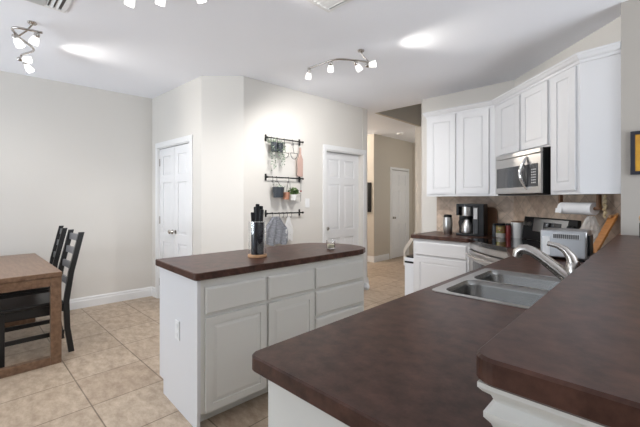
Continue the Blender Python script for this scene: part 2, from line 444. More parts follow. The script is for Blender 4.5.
# stairs glimpsed beyond the hall
st = thing('staircase', 'carpeted staircase with white stringer glimpsed beyond the hallway', 'staircase', (-3.74, 6.40, 0))
b = MB()
for i in range(5): b.box(.15+.24*i, 1.6, 0, 1.2, .19*i, .19*(i+1))
b.build('steps', CARPET, st)
MB().prism([(-.03, .27), (.01, .27), (.50, 1.02), (.50, 1.09), (-.03, .34)], 0, .03, M=RX(PI/2)).build('stringer', TRIM, st)
MB().box(-.03, .01, -.035, .005, 0, .34, bev=.004).build('newel_post', TRIM, st)

# ------------------------------------------------------------------ worktops
ZT, TH = .914, .044
# diagonal frame: local x along the diagonal wall towards the wing, local y into the wall
DG = (-.772, 4.122); DA = -PI/4
dM = TR(DG[0], DG[1], 0) @ RZ(DA)
def dg(x, y): v = dM @ Vector((x, y, 0)); return (v.x, v.y)
SX0, SX1, SY0, SY1 = -.775, -.235, 1.545, 2.285
pen_poly = [(-.822, .562), (-.180, .562), (-.180, 3.318), (-.199, 3.318), (-.199, 3.53), dg(.384, -.014), dg(.384, -.665), (-.812, 2.93)]
pen = MB().prism(rounded(pen_poly, [.03, 0, 0, 0, 0, 0, .02, .05]), ZT-TH, ZT, cham=.004, holes=[rrect(SX0+.012, SX1-.012, SY0+.012, SY1-.012, .05)])
tag(pen.build('peninsula_worktop', TOP), 'dark brown laminate worktop holding the sink, below the raised bar', 'countertop')
bk_poly = [(-2.215, KB-.013), (-2.215, 3.90), (-1.47, 3.90), dg(-.384, -.645), dg(-.384, -.014), (-1.237, KB-.013)]
tag(MB().prism(rounded(bk_poly, [0, .02, .03, 0, 0, 0]), ZT-TH, ZT, cham=.004).build('corner_worktop', TOP),
    'dark brown laminate worktop under the coffee maker, left of the range', 'countertop')
bar_poly = rounded([(-.221, .578), (.26, .578), (.26, 3.318), (-.218, 3.318)], [.035, .05, 0, 0])
tag(MB().prism(bar_poly, 1.0465, 1.0905, cham=.005).build('bar_worktop', TOP), 'raised dark brown bar top in the right foreground', 'countertop')

# ------------------------------------------------------------------ kitchen island (turned about 2 degrees like the photo)
IR = math.radians(-3.0); IO = (-1.922, .972)       # near front corner of the cabinet
isl = thing('island_cabinet', 'off-white island base cabinet with drawers and raised panel doors', 'cabinet', (IO[0], IO[1], 0), IR)
IW, IL = .625, 1.49          # local x from -IW..0 , y 0..IL ; front faces +x
b = MB(); b.box(-IW, -.02, 0, IL, .10, ZT-TH+.005); b.box(-IW+.07, -.075, 0.0, IL-.02, 0, .101)
b.box(-IW, 0, -.004, .016, .10, ZT-TH+.005); b.box(-IW+.075, -.004, -.004, .016, 0, .101)
b.build('carcass', CAB, isl)
fm = RZ(PI/2)               # local slab (x along, front -y)  ->  x along +y, front +x
b = MB(); b.box(-.02, -.0005, .016, IL, .085, ZT-TH+.005, bev=.0015); b.build('face_frame', ISL, isl)
MB().box(-.078, -.072, .02, IL-.03, 0, .088).build('toe_kick', ISL, isl)
cols = [(.040, .462), (.482, .890), (.915, 1.466)]
fz = TR(.019, 0, 0) @ fm
for i, (a, c) in enumerate(cols):
    drawer_front(a, c, .668, .825, M=fz).build('drawer', ISL, isl)
    if i < 2: cab_door(c-a, .555, M=fz, x0=a, z0=.092, fr=.044, slope=.02).build('door', ISL, isl)
for z0, z1 in ((.465, .645), (.262, .442), (.062, .240)):
    drawer_front(*cols[2], z0, z1, M=fz).build('drawer', ISL, isl)
MB().lathe([(.012, 0), (.012, .012), (.03, .022), (.034, .036), (.026, .048), (.006, .054)], M=TR(.0, IL-.004, .585) @ RX(-PI/2) , n=16).build('bumper_knob', WHITEP, isl, smooth=True)
# island top with bowed far end
poly = rounded([(-.652, -.028), (.03, -.028), (.03, 1.37), (-.26, 1.37), (-.65, 1.37)], [.015, .025, 0, 0, 0])[:-3]
poly += [(.03, 1.38), (.018, 1.46), (-.03, 1.545), (-.12, 1.595), (-.26, 1.612), (-.40, 1.578), (-.53, 1.50), (-.62, 1.41), (-.652, 1.30)]
o = MB().prism(poly, ZT-TH+.006, ZT+.006, cham=.004).build('island_worktop', TOP, loc=(IO[0], IO[1], 0), rot=IR)
tag(o, 'dark brown laminate island worktop with bowed far end', 'countertop')
out = thing('power_outlet', 'white outlet plate on the island end panel', 'outlet', (IO[0], IO[1], 0), IR)
MB().box(-.325, -.255, -.011, -.0045, .45, .57, bev=.002).build('plate', WHITEP, out)
for z in (.488, .542): MB().box(-.308, -.272, -.0135, -.010, z-.021, z+.011, bev=.003).build('socket', TRIM, out)

# ------------------------------------------------------------------ peninsula base cabinet
pc = thing('peninsula_cabinet', 'white base cabinet under the peninsula worktop in the foreground', 'cabinet', (-.78, .6, 0))
MB().box(0, .598, 0, .019, 0, ZT-TH, bev=.002).build('end_panel', ISL, pc)
b = MB(); b.box(0, .02, .0195, 2.33, .1, ZT-TH); b.build('front_panel', ISL, pc)
b = MB()
p0 = Vector((-.78, 2.93)); p1 = Vector(dg(.384, -.62))
b.prism([(0, 2.33), (p1.x+.78, p1.y-.6), (p1.x+.80, p1.y-.59), (.02, 2.335)], .1, ZT-TH).build('angled_panel', ISL, pc)
b = MB()
for y0, y1 in ((.06, .60), (.68, 1.10), (1.14, 1.56), (1.64, 2.22)):
    cab_door(y1-y0, .72, M=RZ(-PI/2) @ TR(0, -.019, 0), x0=-y1, z0=.12, b=MB()).build('door', ISL, pc)

# ------------------------------------------------------------------ sink and faucet
sk = thing('kitchen_sink', 'stainless steel double bowl sink set in the peninsula worktop', 'sink', (0, 0, ZT))
bowls = [(SX0+.045, SX1-.075, SY0+.03, SY0+.358), (SX0+.045, SX1-.075, SY0+.378, SY1-.024)]
MB().prism(rrect(SX0, SX1, SY0, SY1, .03), .0005, .0045, cham=.0015, holes=[rrect(*bw, .06) for bw in bowls]).build('rim', RIM, sk)
for bw in bowls:
    x0, x1, y0, y1 = bw
    loops = []
    for d, z, r in ((0, .004, .06), (.006, -.004, .06), (.012, -.02, .06), (.022, -.15, .06), (.035, -.172, .055), (.06, -.18, .04)):
        loops.append([(x, y, z) for x, y in rrect(x0+d, x1-d, y0+d, y1-d, r)])
    bo = MB().loft(loops).build('bowl', STEELD, sk, smooth=True)
    MB().lathe([(.04, -.1795), (.04, -.177), (.03, -.177), (.028, -.1785), (.004, -.1785)], c=((x0+x1)/2, (y0+y1)/2, 0)).build('drain', CHROME, bo, smooth=True)
fc = thing('kitchen_faucet', 'brushed nickel single lever faucet behind the sink', 'faucet', (-.275, 1.92, ZT))
MB().lathe([(.036, .0045), (.036, .012), (.030, .022), (.028, .06), (.032, .10), (.031, .13), (.02, .155), (.003, .162)], n=20).build('base', NICKEL, fc, smooth=True)
MB().tube([(0, 0, .055), (-.03, 0, .082), (-.08, 0, .122), (-.12, 0, .153), (-.16, 0, .178), (-.188, 0, .188), (-.21, 0, .185), (-.225, 0, .170), (-.229, 0, .146)],
          [.030, .029, .027, .025, .024, .024, .024, .023, .021], n=16).build('spout', NICKEL, fc, smooth=True)
MB().tube([(0, 0, .13), (-.010, 0, .170), (-.032, 0, .20), (-.060, 0, .216), (-.10, 0, .223)], [.026, .021, .016, .013, .011], n=12).build('lever', NICKEL, fc, smooth=True)

# ------------------------------------------------------------------ back base cabinet
bc = thing('base_cabinet', 'white base cabinet with one drawer left of the range', 'cabinet', (-2.19, 3.935, 0))
b = MB(); b.box(0, .70, .02, KB-3.935-.001, .10, ZT-TH); b.box(.0, .70, .08, .1, 0, .1); b.build('carcass', CAB, bc)
MB().box(0, .70, 0, .0205, .10, ZT-TH, bev=.0015).build('face_frame', CAB, bc)
drawer_front(.035, .655, .672, .832, M=TR(0, -.019, 0)).build('drawer', CAB, bc)
cab_door(.62, .525, M=TR(0, -.019, 0), x0=.035, z0=.125, fr=.06).build('door', CAB, bc)

# ------------------------------------------------------------------ upper cabinets
ZB, ZC = 1.386, 2.425
FD = -.297
uc = thing('wall_cabinet', 'white two-door wall cabinet above the coffee maker, leftmost of the uppers', 'cabinet', (0, 0, 0))
lc = dg(-.425, FD); lw = dg(-.425, -.001)
MB().prism([(-2.19, KB-.001), (-2.19, 4.28), (-1.352, 4.28), lc, lw, (-1.232, KB-.001)], ZB, ZC).build('carcass', CAB, uc)
for x0, x1 in ((-2.155, -1.802), (-1.768, -1.412)):
    cab_door(x1-x0, 2.395-1.418, M=TR(0, 4.261, 0), x0=x0, z0=1.418, fr=.062).build('door', CAB, uc)
mc = thing('microwave_cabinet', 'short white two-door wall cabinet above the microwave', 'cabinet', (DG[0], DG[1], 0), DA)
MB().box(-.4245, .4245, FD, -.001, 1.815, ZC).build('carcass', CAB, mc)
for x0, x1 in ((-.408, -.016), (.018, .405)):
    cab_door(x1-x0, 2.395-1.832, M=TR(0, FD-.019, 0), x0=x0, z0=1.832, fr=.062).build('door', CAB, mc)
rc = thing('end_cabinet', 'tall narrow white wall cabinet beside the wing wall, right of the microwave', 'cabinet', (0, 0, 0))
MB().prism([dg(.4255, FD), dg(.765, FD), (-.1985, 3.345), (-.1985, 3.545), dg(.4255, -.001)], ZB, ZC).build('carcass', CAB, rc)
cab_door(.272, 2.395-1.418, M=dM @ TR(0, FD-.019, 0), x0=.462, z0=1.418, fr=.062).build('door', CAB, rc)
crown = [(0, ZC-.02), (.008, ZC-.02), (.010, ZC), (.022, ZC+.012), (.034, ZC+.035), (.040, ZC+.040), (.040, ZC+.055), (0, ZC+.055)]
struct(MB().sweep([(-2.19, KB), (-2.19, 4.28), (-1.352, 4.28), dg(.765, FD), (-.1965, 3.345)], crown).build('trim_crown', CAB))

# ------------------------------------------------------------------ microwave
mw = thing('microwave_oven', 'stainless over-the-range microwave with curved chrome handle', 'microwave', (DG[0], DG[1], 1.39), DA)
MW = .385; mf = -.335
MB().box(-MW, MW, mf, -.001, 0, .422, bev=.003).build('body', BLACKP, mw)
d_ = MB().box(-MW, MW, mf-.024, mf-.0005, .012, .375, bev=.006).build('door', STEEL, mw)
MB().box(-MW+.002, MW-.002, mf-.026, mf-.001, .378, .421, bev=.004).build('vent_panel', STEEL, mw)
MB().box(-.36, .165, mf-.027, mf-.023, .075, .285, bev=.002).build('window', GREYG, d_)
MB().box(.172, .345, mf-.027, mf-.023, .075, .285, bev=.002).build('control_panel', GREYG, d_)
b = MB()
for i in range(3):
    for j in range(6): b.box(.255+.024*i, .271+.024*i, mf-.0285, mf-.0268, .105+.024*j, .116+.024*j)
b.build('buttons', VENTG, d_)
pts = []
for k in range(13):
    t = k/12; z = .045+t*.315; pts.append((.185-.03*math.sin(PI*t), mf-.024-.045*math.sin(PI*t), z))
MB().tube(pts, [.007+.014*math.sin(PI*k/12) for k in range(13)], n=12).build('handle', CHROME, d_, smooth=True)
b = MB(); b.box(-.17, -.12, mf-.0255, mf-.0235, .038, .052, bev=.0008); b.build('badge', VENTG, d_)

# ------------------------------------------------------------------ range
rg = thing('kitchen_range', 'stainless and black glass-top range set across the kitchen corner', 'range', (DG[0], DG[1], 0), DA)
RW = .378
def bow(y, amt, n=10): return [(-RW+2*RW*k/n, y-amt*math.sin(PI*k/n)) for k in range(n+1)]
MB().box(-RW, RW, -.63, -.014, .06, .875).build('body', BLACKP, rg)
MB().prism(bow(-.655, .045)+[(RW, -.6), (-RW, -.6)], .06, .20, cham=.003).build('warming_drawer', STEEL, rg)
od = MB().prism(bow(-.66, .045)+[(RW, -.605), (-RW, -.605)], .215, .80, cham=.004).build('oven_door', STEEL, rg)
wp = bow(-.6615, .0445); MB().prism(wp[2:9]+[(wp[8][0], wp[8][1]+.02), (wp[2][0], wp[2][1]+.02)], .36, .70).build('window', GREYG, od)
hp = [(x*.88, y-.045, .755) for x, y in bow(-.665, .05)]
hd = MB().tube(hp, .013, n=10).tube([(hp[1][0], hp[1][1], .755), (hp[1][0], hp[1][1]+.07, .755)], .008, n=8).tube([(hp[9][0], hp[9][1], .755), (hp[9][0], hp[9][1]+.07, .755)], .008, n=8).build('handle', STEEL, od, smooth=True)
MB().prism(bow(-.655, .045)+[(RW, -.6), (-RW, -.6)], .812, .874, cham=.004).build('front_trim', STEEL, rg)
MB().prism(bow(-.66, .045)+[(RW, -.075), (-RW, -.075)], .876, .918, cham=.004).build('cooktop', BLACKG, rg)
bg = MB(); M2 = TR(0, -.075, .9205) @ RX(math.radians(-8))
bgp = MB().box(-RW, RW+.03, .0, .045, .0, .242, bev=.006, M=M2).build('backguard', BLACKP, rg)
MB().box(-.20, .30, -.006, .002, .095, .23, bev=.003, M=M2).build('control_panel', STEEL, bgp)
MB().box(-.03, .22, -.0085, -.005, .130, .195, bev=.001, M=M2).build('display', BLACKG, bgp)
for x in (-.325, -.255, .335, .385):
    MB().lathe([(.024, 0), (.022, .02), (.019, .026), (.003, .027)], M=M2 @ TR(x, 0, .165) @ RX(PI/2), n=18).build('knob', STEEL if x < 0 else BLACKP, bgp, smooth=True)

# ------------------------------------------------------------------ toaster oven
to = thing('toaster_oven', 'silver toaster oven with slotted vents on the corner worktop behind the faucet', 'toaster oven', (-.49, 2.97, ZT), 0)
MB().box(-.138, .138, 0, .24, .014, .212, bev=.012, seg=3).build('body', STEELT, to)
b = MB(); b.box(-.058, .10, -.003, .002, .150, .188, bev=.001); b.build('vent_panel', VENTG, to)
b = MB()
for i in range(13): b.box(-.053+.0117*i, -.0465+.0117*i, -.0045, -.0025, .154, .184)
b.build('vent_slots', DARKV, to)
MB().box(-.122, -.075, -.004, .002, .03, .165, bev=.003).build('white_panel', WHITEP, to)
for x in (-.112, .112):
    for y in (.03, .21): MB().lathe([(.014, 0), (.014, .016)], c=(x, y, 0), n=12).build('foot', BLACKP, to)
MB().box(.1385, .152, .04, .20, .04, .18, bev=.003).build('control_side', BLACKP, to)

# ------------------------------------------------------------------ small things on the corner worktop
tb = thing('steel_tumbler', 'tall stainless tumbler left of the coffee maker', 'tumbler', (-1.905, 4.28, ZT))
MB().lathe([(.050, 0), (.053, .004), (.056, .10), (.057, .15), (.050, .21)], n=28).build('body', STEEL, tb, smooth=True)
MB().lathe([(.050, .21), (.048, .234), (.038, .243), (.004, .245)], n=28).build('lid', BLACKP, tb, smooth=True)

cm = thing('coffee_maker', 'black drip coffee maker with steel trim on the corner worktop', 'coffee maker', (-1.63, 4.33, ZT), math.radians(8))
b = MB(); b.box(-.155, .155, -.11, .12, 0, .028, bev=.005); b.box(-.155, .155, .035, .12, .028, .38, bev=.006); b.box(-.155, -.125, -.10, .04, .24, .38, bev=.005)
b.box(-.125, .155, -.10, .04, .345, .38, bev=.005); b.box(.095, .155, -.10, .04, .028, .35, bev=.005); b.build('housing', BLACKP, cm)
MB().lathe([(.070, .235), (.072, .25), (.072, .345)], c=(-.045, -.03, 0), n=28).build('brew_basket', STEEL, cm, smooth=True)
MB().box(.035, .094, -.103, .035, .028, .346, bev=.004).build('water_tank', GREYG, cm)
MB().box(.045, .085, -.107, -.103, .20, .33, bev=.001).build('control_panel', VENTG, cm)
cf = thing('thermal_carafe', 'steel thermal carafe standing in the coffee maker', 'carafe', tuple(cm.matrix_basis @ Vector((-.045, -.03, .0285))), math.radians(8))
MB().lathe([(.052, 0), (.066, .006), (.068, .05), (.056, .105), (.036, .14), (.034, .16)], n=28).build('body', STEEL, cf, smooth=True)
MB().lathe([(.036, .16), (.038, .18), (.028, .195), (.004, .197)], n=28).build('lid', BLACKP, cf, smooth=True)
MB().tube([(-.035, -.02, .165), (-.07, -.04, .165), (-.085, -.045, .13), (-.075, -.04, .07), (-.058, -.03, .045)], .008, n=8).build('handle', BLACKP, cf, smooth=True)

cbd = MB().prism(rounded([(-.09, 0), (.09, 0), (.09, .335), (-.09, .335)], [.01, .01, .05, .05]), -.009, .009, M=RX(PI/2-.06)).build('cutting_board', WOODB, loc=(-1.50, 4.535, ZT+.0015))
tag(cbd, 'brown wooden cutting board leaning on the backsplash right of the coffee maker', 'cutting board')
def jar(name, label, cat, x, y, r, h, body, lidm, fill=None):
    t = thing(name, label, cat, (x, y, ZT))
    if fill:
        MB().lathe([(r*.9, .004), (r*.9, h*.32)], n=20).build('contents', PALE, t)
        MB().lathe([(r*.9, h*.33), (r*.92, h*.72), (r*.5, h*.80)], n=20).build('packets', fill, t)
    MB().lathe([(r*.95, 0), (r, .004), (r, h*.78), (r*.85, h*.86)], n=24).build('body', body, t, smooth=True)
    MB().lathe([(r*.88, h*.86), (r*.9, h*.88), (r*.9, h*.98), (r*.8, h), (.003, h)], n=24).build('lid', lidm, t, smooth=True)
    return t
jar('glass_jar', 'glass jar of colourful packets on the corner worktop', 'jar', -1.285, 4.27, .050, .165, GLASS, BLACKP, CANDY)
jar('spice_jar', 'small dark jar with black lid left of the packets jar', 'jar', -1.36, 4.30, .024, .155, POTB, BLACKP)
jar('sauce_jar', 'dark red jar between the glass jar and white canister', 'jar', -1.215, 4.295, .030, .165, RED, BLACKP)
cn = thing('canister', 'white ceramic canister with dark lid beside the range', 'canister', (-1.148, 4.385, ZT))
MB().lathe([(.062, 0), (.064, .003), (.064, .172), (.060, .176)], n=32).build('body', CERAM, cn, smooth=True)
MB().lathe([(.062, .176), (.064, .179), (.064, .186), (.02, .19), (.003, .19)], n=32).build('lid', WOODB, cn, smooth=True)

# ------------------------------------------------------------------ under the end cabinet
A = Vector((-.366, 3.522, 1.272)); B_ = Vector((-.614, 3.695, 1.270)); ax = (A-B_).normalized()
ph = thing('paper_towel_holder', 'brown wooden paper towel holder hung under the end cabinet', 'holder', (0, 0, 0))
MB().tube([B_-ax*.03, A+ax*.05], .012, n=12).build('rod', WOODB, ph, smooth=True)
for P in (B_-ax*.018, A+ax*.027):
    b = MB(); b.box(-.010, .010, -.010, .024, -.012, 1.3855-P.z, bev=.004, M=TR(*P) @ RZ(math.atan2(ax.y, ax.x))); b.build('bracket', WOODB, ph)
L = (A-B_).length
Mr = TR(*B_) @ RZ(math.atan2(ax.y, ax.x)) @ RY(PI/2)
tr = MB()
for a, c in ((.0, L),):
    rings = [(.0135, .001), (.05, .001), (.05, L-.001), (.0135, L-.001), (.0135, .001)]
    tr.lathe(rings, M=Mr, n=36, cap=False)
roll = thing('paper_towel_roll', 'white paper towel roll hanging under the end cabinet', 'paper towels')
tr.build('roll', PAPER, roll, smooth=True)
nrm = Vector((-ax.y, ax.x, 0))
if nrm.dot(Vector((-1, -1, 0))) < 0: nrm = -nrm
MB().loft([[B_-ax*.012+nrm*y+Vector((0, 0, z)), B_+ax*.05+nrm*(y-.001)+Vector((0, 0, z)), B_+ax*.05+nrm*(y+.001)+Vector((0, 0, z)), B_-ax*.012+nrm*(y+.002)+Vector((0, 0, z))] for y, z in ((.0515, .0), (.053, -.02), (.057, -.04))], cap0=True).build('loose_sheet', PAPER, roll)

wr = thing('wooden_rack', 'orange wooden peg rack tilted against the wing wall corner', 'rack', (0, 0, 0))
q0, q1 = Vector((-.372, 3.425, ZT+.004)), Vector((-.250, 3.540, 1.222))
w_ = (q1-q0).normalized(); side = Vector((.719, .695, 0)); nn = Vector((-.695, .719, 0))
for sh in (-.012, .012):
    Mx = Matrix.Translation(q0+nn*sh) @ w_.to_track_quat('Z', 'Y').to_matrix().to_4x4()
    MB().box(-.024, .024, -.008, .008, 0.012, (q1-q0).length, bev=.004, M=Mx).build('rail', WOODO, wr)
for t in (.12, .5, .9):
    c = q0+(q1-q0)*t; MB().tube([c-nn*.034, c+nn*.034], .011, n=12).build('dowel', WOODO, wr, smooth=True)
c = q0+(q1-q0)*.97
MB().tube([c-side*.03, c+side*.012+Vector((0, 0, .006)), c+side*.034+Vector((0, 0, .016))], [.011, .013, .012], n=12).build('peg', WOODL, wr, smooth=True)
b = MB(); zc = 1.384; pts = []
for k in range(15): pts.append((-.304+.006*math.sin(k*1.9), 3.512+.006*math.cos(k*1.9), 1.384-k*.0132))
b.tube(pts, [.006+.005*(k % 2)+.004*math.sin(PI*k/14) for k in range(15)], n=10)
tag(b.build('twine_braid', TAN, smooth=True), 'tan twine braid hanging under the end cabinet', 'braid')
b = MB(); loops = []
for k in range(9):
    t = k/8; z = .9155+.295*t; r = (.055*math.sin(PI*min(1, t*.75+.18))+.008); loops.append([(-.40+1.05*r*(1+.25*math.sin(5*a_+k))*math.cos(a_), 3.575+.6*r*(1+.25*math.cos(4*a_+k*2))*math.sin(a_), z) for a_ in [2*PI*j/16 for j in range(16)]])
b.loft(loops, cap0=True)
bag = tag(b.build('plastic_bag', BAGM, smooth=False), 'crumpled clear plastic bag between the paper towels and the wooden rack', 'bag')
pic = thing('picture_frame', 'dark framed orange picture on the wing wall', 'picture', (-.02, 3.32, 1.67))
b = MB()
for bx in ((-.125, .125, -.02, -.001, .128, .152), (-.125, .125, -.02, -.001, -.152, -.128), (-.125, -.1, -.02, -.001, -.13, .13), (.1, .125, -.02, -.001, -.13, .13)): b.box(*bx, bev=.002)
b.build('frame', mat('navy_frame', (.015, .016, .028), .4), pic)
MB().box(-.1, .1, -.010, -.001, -.13, .13).build('artwork', ART, pic)
ho = thing('wooden_topped_bottle', 'dark bottle with orange wooden top at the end of the raised bar', 'bottle', (-.068, 3.16, 1.091))
MB().lathe([(.026, 0), (.027, .003), (.027, .095), (.02, .105)], n=20).build('body', POTB, ho, smooth=True)
MB().lathe([(.022, .106), (.026, .11), (.03, .135), (.022, .152), (.004, .155)], n=20).build('cap', WOODL, ho, smooth=True)

# ------------------------------------------------------------------ trash can
tc_ = thing('trash_can', 'slim white trash can with black lid beside the back base cabinet', 'trash can', (-2.29, 4.14, 0))
MB().prism(rrect(-.078, .078, -.13, .13, .03), .0, .535, cham=.004).build('body', TRASHM, tc_)
MB().prism(rrect(-.08, .08, -.132, .132, .03), .536, .556).build('band', BLACKP, tc_)
MB().prism(rrect(-.08, .08, -.132, .132, .03), .557, .60, cham=.006).build('lid', TRASHM, tc_)
MB().prism(rrect(-.062, .062, -.11, .11, .03), .601, .618, cham=.004).build('flap', BLACKP, tc_)

# ------------------------------------------------------------------ dining table and chairs
tbl = thing('dining_table', 'walnut brown dining table with open loop legs at the left', 'table', (-4.268, .132, 0))
tx, ty = .727, .475
MB().box(-tx, tx, -ty, ty, .712, .75, bev=.004).build('tabletop', WOODT, tbl)
for sx in (1, -1):
    x0, x1 = (tx-.062, tx-.006) if sx > 0 else (-tx+.006, -tx+.062)
    lg = MB()
    lg.box(x0, x1, ty-.075, ty-.004, .0, .711, bev=.003).build('leg', WOODT, tbl)
    MB().box(x0, x1, -ty+.004, -ty+.075, .0, .711, bev=.003).build('leg', WOODT, tbl)
    MB().box(x0, x1, -ty+.0755, ty-.0755, .0, .062, bev=.003).build('foot_rail', WOODT, tbl)
    MB().box(x0, x1, -ty+.0755, ty-.0755, .640, .711, bev=.003).build('top_rail', WOODT, tbl)
def make_chair():
    c = thing('dining_chair', 'black ladder-back chair nearest the island, tucked under the table', 'chair', (-3.95, .68, 0), 0, 'black chairs at the dining table')
    hw = .205
    def post(x):   # rear leg and back post in one curved piece ; seat extends to -y, back leans +y
        prof = [(.022, 0), (-.008, .22), (-.015, .45), (.02, .70), (.098, 1.05)]
        lo = []
        for y, z in prof: lo.append([(x-.016, y-.021, z), (x+.016, y-.021, z), (x+.016, y+.021, z), (x-.016, y+.021, z)])
        return MB().loft(lo, cap0=True)
    for s in (-1, 1): post(s*hw).build('back_post', BLACKW, c)
    for z in (.60, .74, .87, .99):
        y = .02+(z-.70)/.375*.085 if z > .7 else -.015+(z-.45)/.25*.035
        lo = []
        for k in range(7):
            x = -hw+.017+(2*hw-.034)*k/6; bwv = .012*math.sin(PI*k/6)
            lo.append([(x, y+bwv-.007, z-.03), (x, y+bwv+.007, z-.03), (x, y+bwv+.013, z+.03), (x, y+bwv-.001, z+.03)])
        MB().loft(lo, cap0=True).build('slat', BLACKWSHEEN, c)
    MB().box(-.22, .22, -.468, -.038, .435, .465, bev=.008).build('seat', BLACKW, c)
    for s in (-1, 1): MB().box(s*hw-.018, s*hw+.018, -.457, -.419, 0, .434, bev=.003).build('front_leg', BLACKW, c)
    MB().box(-hw+.019, hw-.019, -.449, -.427, .37, .434).build('apron', BLACKW, c)
    for s in (-1, 1):
        MB().box(s*hw-.01, s*hw+.01, -.418, -.036, .37, .434).build('apron', BLACKW, c)
        MB().box(s*hw-.009, s*hw+.009, -.418, -.03, .17, .205).build('stretcher', BLACKW, c)
    MB().box(-hw+.019, hw-.019, -.446, -.430, .22, .25).build('stretcher', BLACKW, c)
    return c
ch = make_chair(); ch.location = (-3.955, .685, 0)
c2 = copy_tree(ch); c2.location = (-4.655, .705, 0); c2.rotation_euler = (0, 0, -.095); c2['label'] = 'black ladder-back chair farther from the island, nearest the left wall'

# ------------------------------------------------------------------ island top items
KBX, KBY = -2.135, 1.545; KZ = ZT+.0065
kb = thing('knife_block', 'clear knife block with dark core on a round wooden base', 'knife block', (KBX, KBY, KZ))
MB().lathe([(.066, 0), (.07, .003), (.07, .018), (.066, .021)], n=32).build('base', WOODL, kb, smooth=True)
MB().lathe([(.047, .022), (.047, .255)], n=28).build('core', ACRYL, kb, smooth=True)
MB().lathe([(.064, .022), (.064, .262), (.060, .262), (.060, .024)], n=32, cap=False).build('sleeve', GLASS, kb, smooth=True)
kn = [(-.027, -.020, .345, 'short black-handled knife at the left of the knife block'), (-.012, .012, .385, 'black-handled knife standing behind the leftmost knife'),
      (.004, -.016, .405, 'tallest black-handled knife in the knife block'), (.022, .010, .39, 'black-handled knife right of the tallest one in the block'),
      (.030, -.016, .365, 'front right black-handled knife in the knife block')]
cam_r = Vector((.719, .695)); cam_f = Vector((-.695, .719))
for i, (u, v, h, lab) in enumerate(kn):
    p = Vector((KBX, KBY))+cam_r*u+cam_f*v
    k = thing('kitchen_knife', lab, 'knife', (p.x, p.y, KZ+.2552), math.radians(44), 'knives in the clear block')
    z1 = h-.255
    MB().box(-.0145, .0145, -.009, .009, .006, z1-.015, bev=.006, M=RY(.03*(i-2))).build('handle', BLACKP, k)
    MB().box(-.010, .010, -.0012, .0012, 0, .012, M=RY(.03*(i-2))).build('blade', CHROME, k)
cg = thing('candle_glass', 'small glass with a pale candle near the far end of the island', 'candle', (-2.03, 2.235, KZ))
MB().lathe([(.032, 0), (.035, .003), (.039, .075), (.036, .075), (.032, .008), (.003, .007)], n=24, cap=False).build('glass', GLASS, cg, smooth=True)
MB().lathe([(.0315, .008), (.033, .04), (.003, .042)], n=20).build('candle', mat('pale_wax', (.72, .66, .50), .5), cg, smooth=True)

# ------------------------------------------------------------------ wall rails on the pantry side wall
WA = angle(PD1, PS1)
wM = TR(PD1[0], PD1[1], 0) @ RZ(WA)
S0, S1_ = .298, .818
def wl(s, y, z): return wM @ Vector((s, y, z))
RAILS = [(2.088, 'upper dark iron rail on the pantry wall, with trailing plant'), (1.615, 'middle dark iron rail on the pantry wall, with potted plants'), (1.178, 'lower dark iron rail on the pantry wall, with grey towel')]
RO = -.052
for z, lab in RAILS:
    t = thing('hanging_rail', lab, 'rail', (PD1[0], PD1[1], z), WA, 'rails on the pantry wall')
    MB().tube([(S0-.015, RO, 0), (S1_+.02, RO, 0)], .0085, n=10).build('bar', IRON, t, smooth=True)
    for s in (S0, S1_):
        MB().box(s-.013, s+.013, -.008, -.0005, -.042, .042, bev=.003).tube([(s, -.006, 0), (s, RO, 0)], .009, n=8).build('bracket', IRON, t)
    for s in (S0-.015, S1_+.02): MB().lathe([(.013, -.006), (.015, 0), (.013, .006)], M=TR(s, RO, 0) @ RY(PI/2), n=12).build('end_cap', IRON, t, smooth=True)
    
def hook(s, z, lab, drop=.07):
    b = MB(); pts = []
    for k in range(9): a = PI*k/8; pts.append((.0, RO-.0115*math.cos(a)*-1, .0115*math.sin(a)))
    pts = [(0, RO+.0115*math.cos(PI*k/8), .0115*math.sin(PI*k/8)) for k in range(9)] + [(0, RO-.0115, -drop*.6)] + [(0, RO-.0115+.014*(1-math.cos(PI*k/6))*1, -drop*.6-.016*math.sin(PI*k/6)) for k in range(1, 7)]
    b.tube(pts, .0028, n=6)
    o = b.build('wall_hook', IRON, loc=tuple(wl(s, 0, z)), rot=WA, smooth=True)
    return tag(o, lab, 'hook', 'hooks on the wall rails')
ords = ['first', 'second', 'third', 'fourth', 'fifth', 'sixth']
for z, nm, ss in ((RAILS[0][0], 'upper', (.345, .43, .535, .665)), (RAILS[1][0], 'middle', (.36, .42, .60, .795)), (RAILS[2][0], 'lower', (.36, .46, .52, .58, .645))):
    for i, s in enumerate(ss): hook(s, z, 'dark iron hook, %s from the left on the %s wall rail' % (ords[i], nm))
hook(.783, RAILS[0][0], 'dark iron hook holding the pink bottle-shaped board on the upper rail')

def leaves(b, pts, size, n, spread):
    for p in pts:
        for _ in range(n):
            q = Vector(p)+Vector((random.gauss(0, spread), random.gauss(0, spread), random.gauss(0, spread)))
            a = Vector((random.uniform(-1, 1), random.uniform(-1, 1), random.uniform(-.6, .6))).normalized(); c = a.cross(Vector((random.uniform(-1, 1), random.uniform(-1, 1), 1))).normalized()
            l, w = size*random.uniform(.7, 1.3), size*.32; up = a.cross(c)*(size*.10)
            b._add([q-a*l*.5, q+c*w+up, q+a*l*.5, q-c*w+up], [(0, 1, 2), (0, 2, 3)])
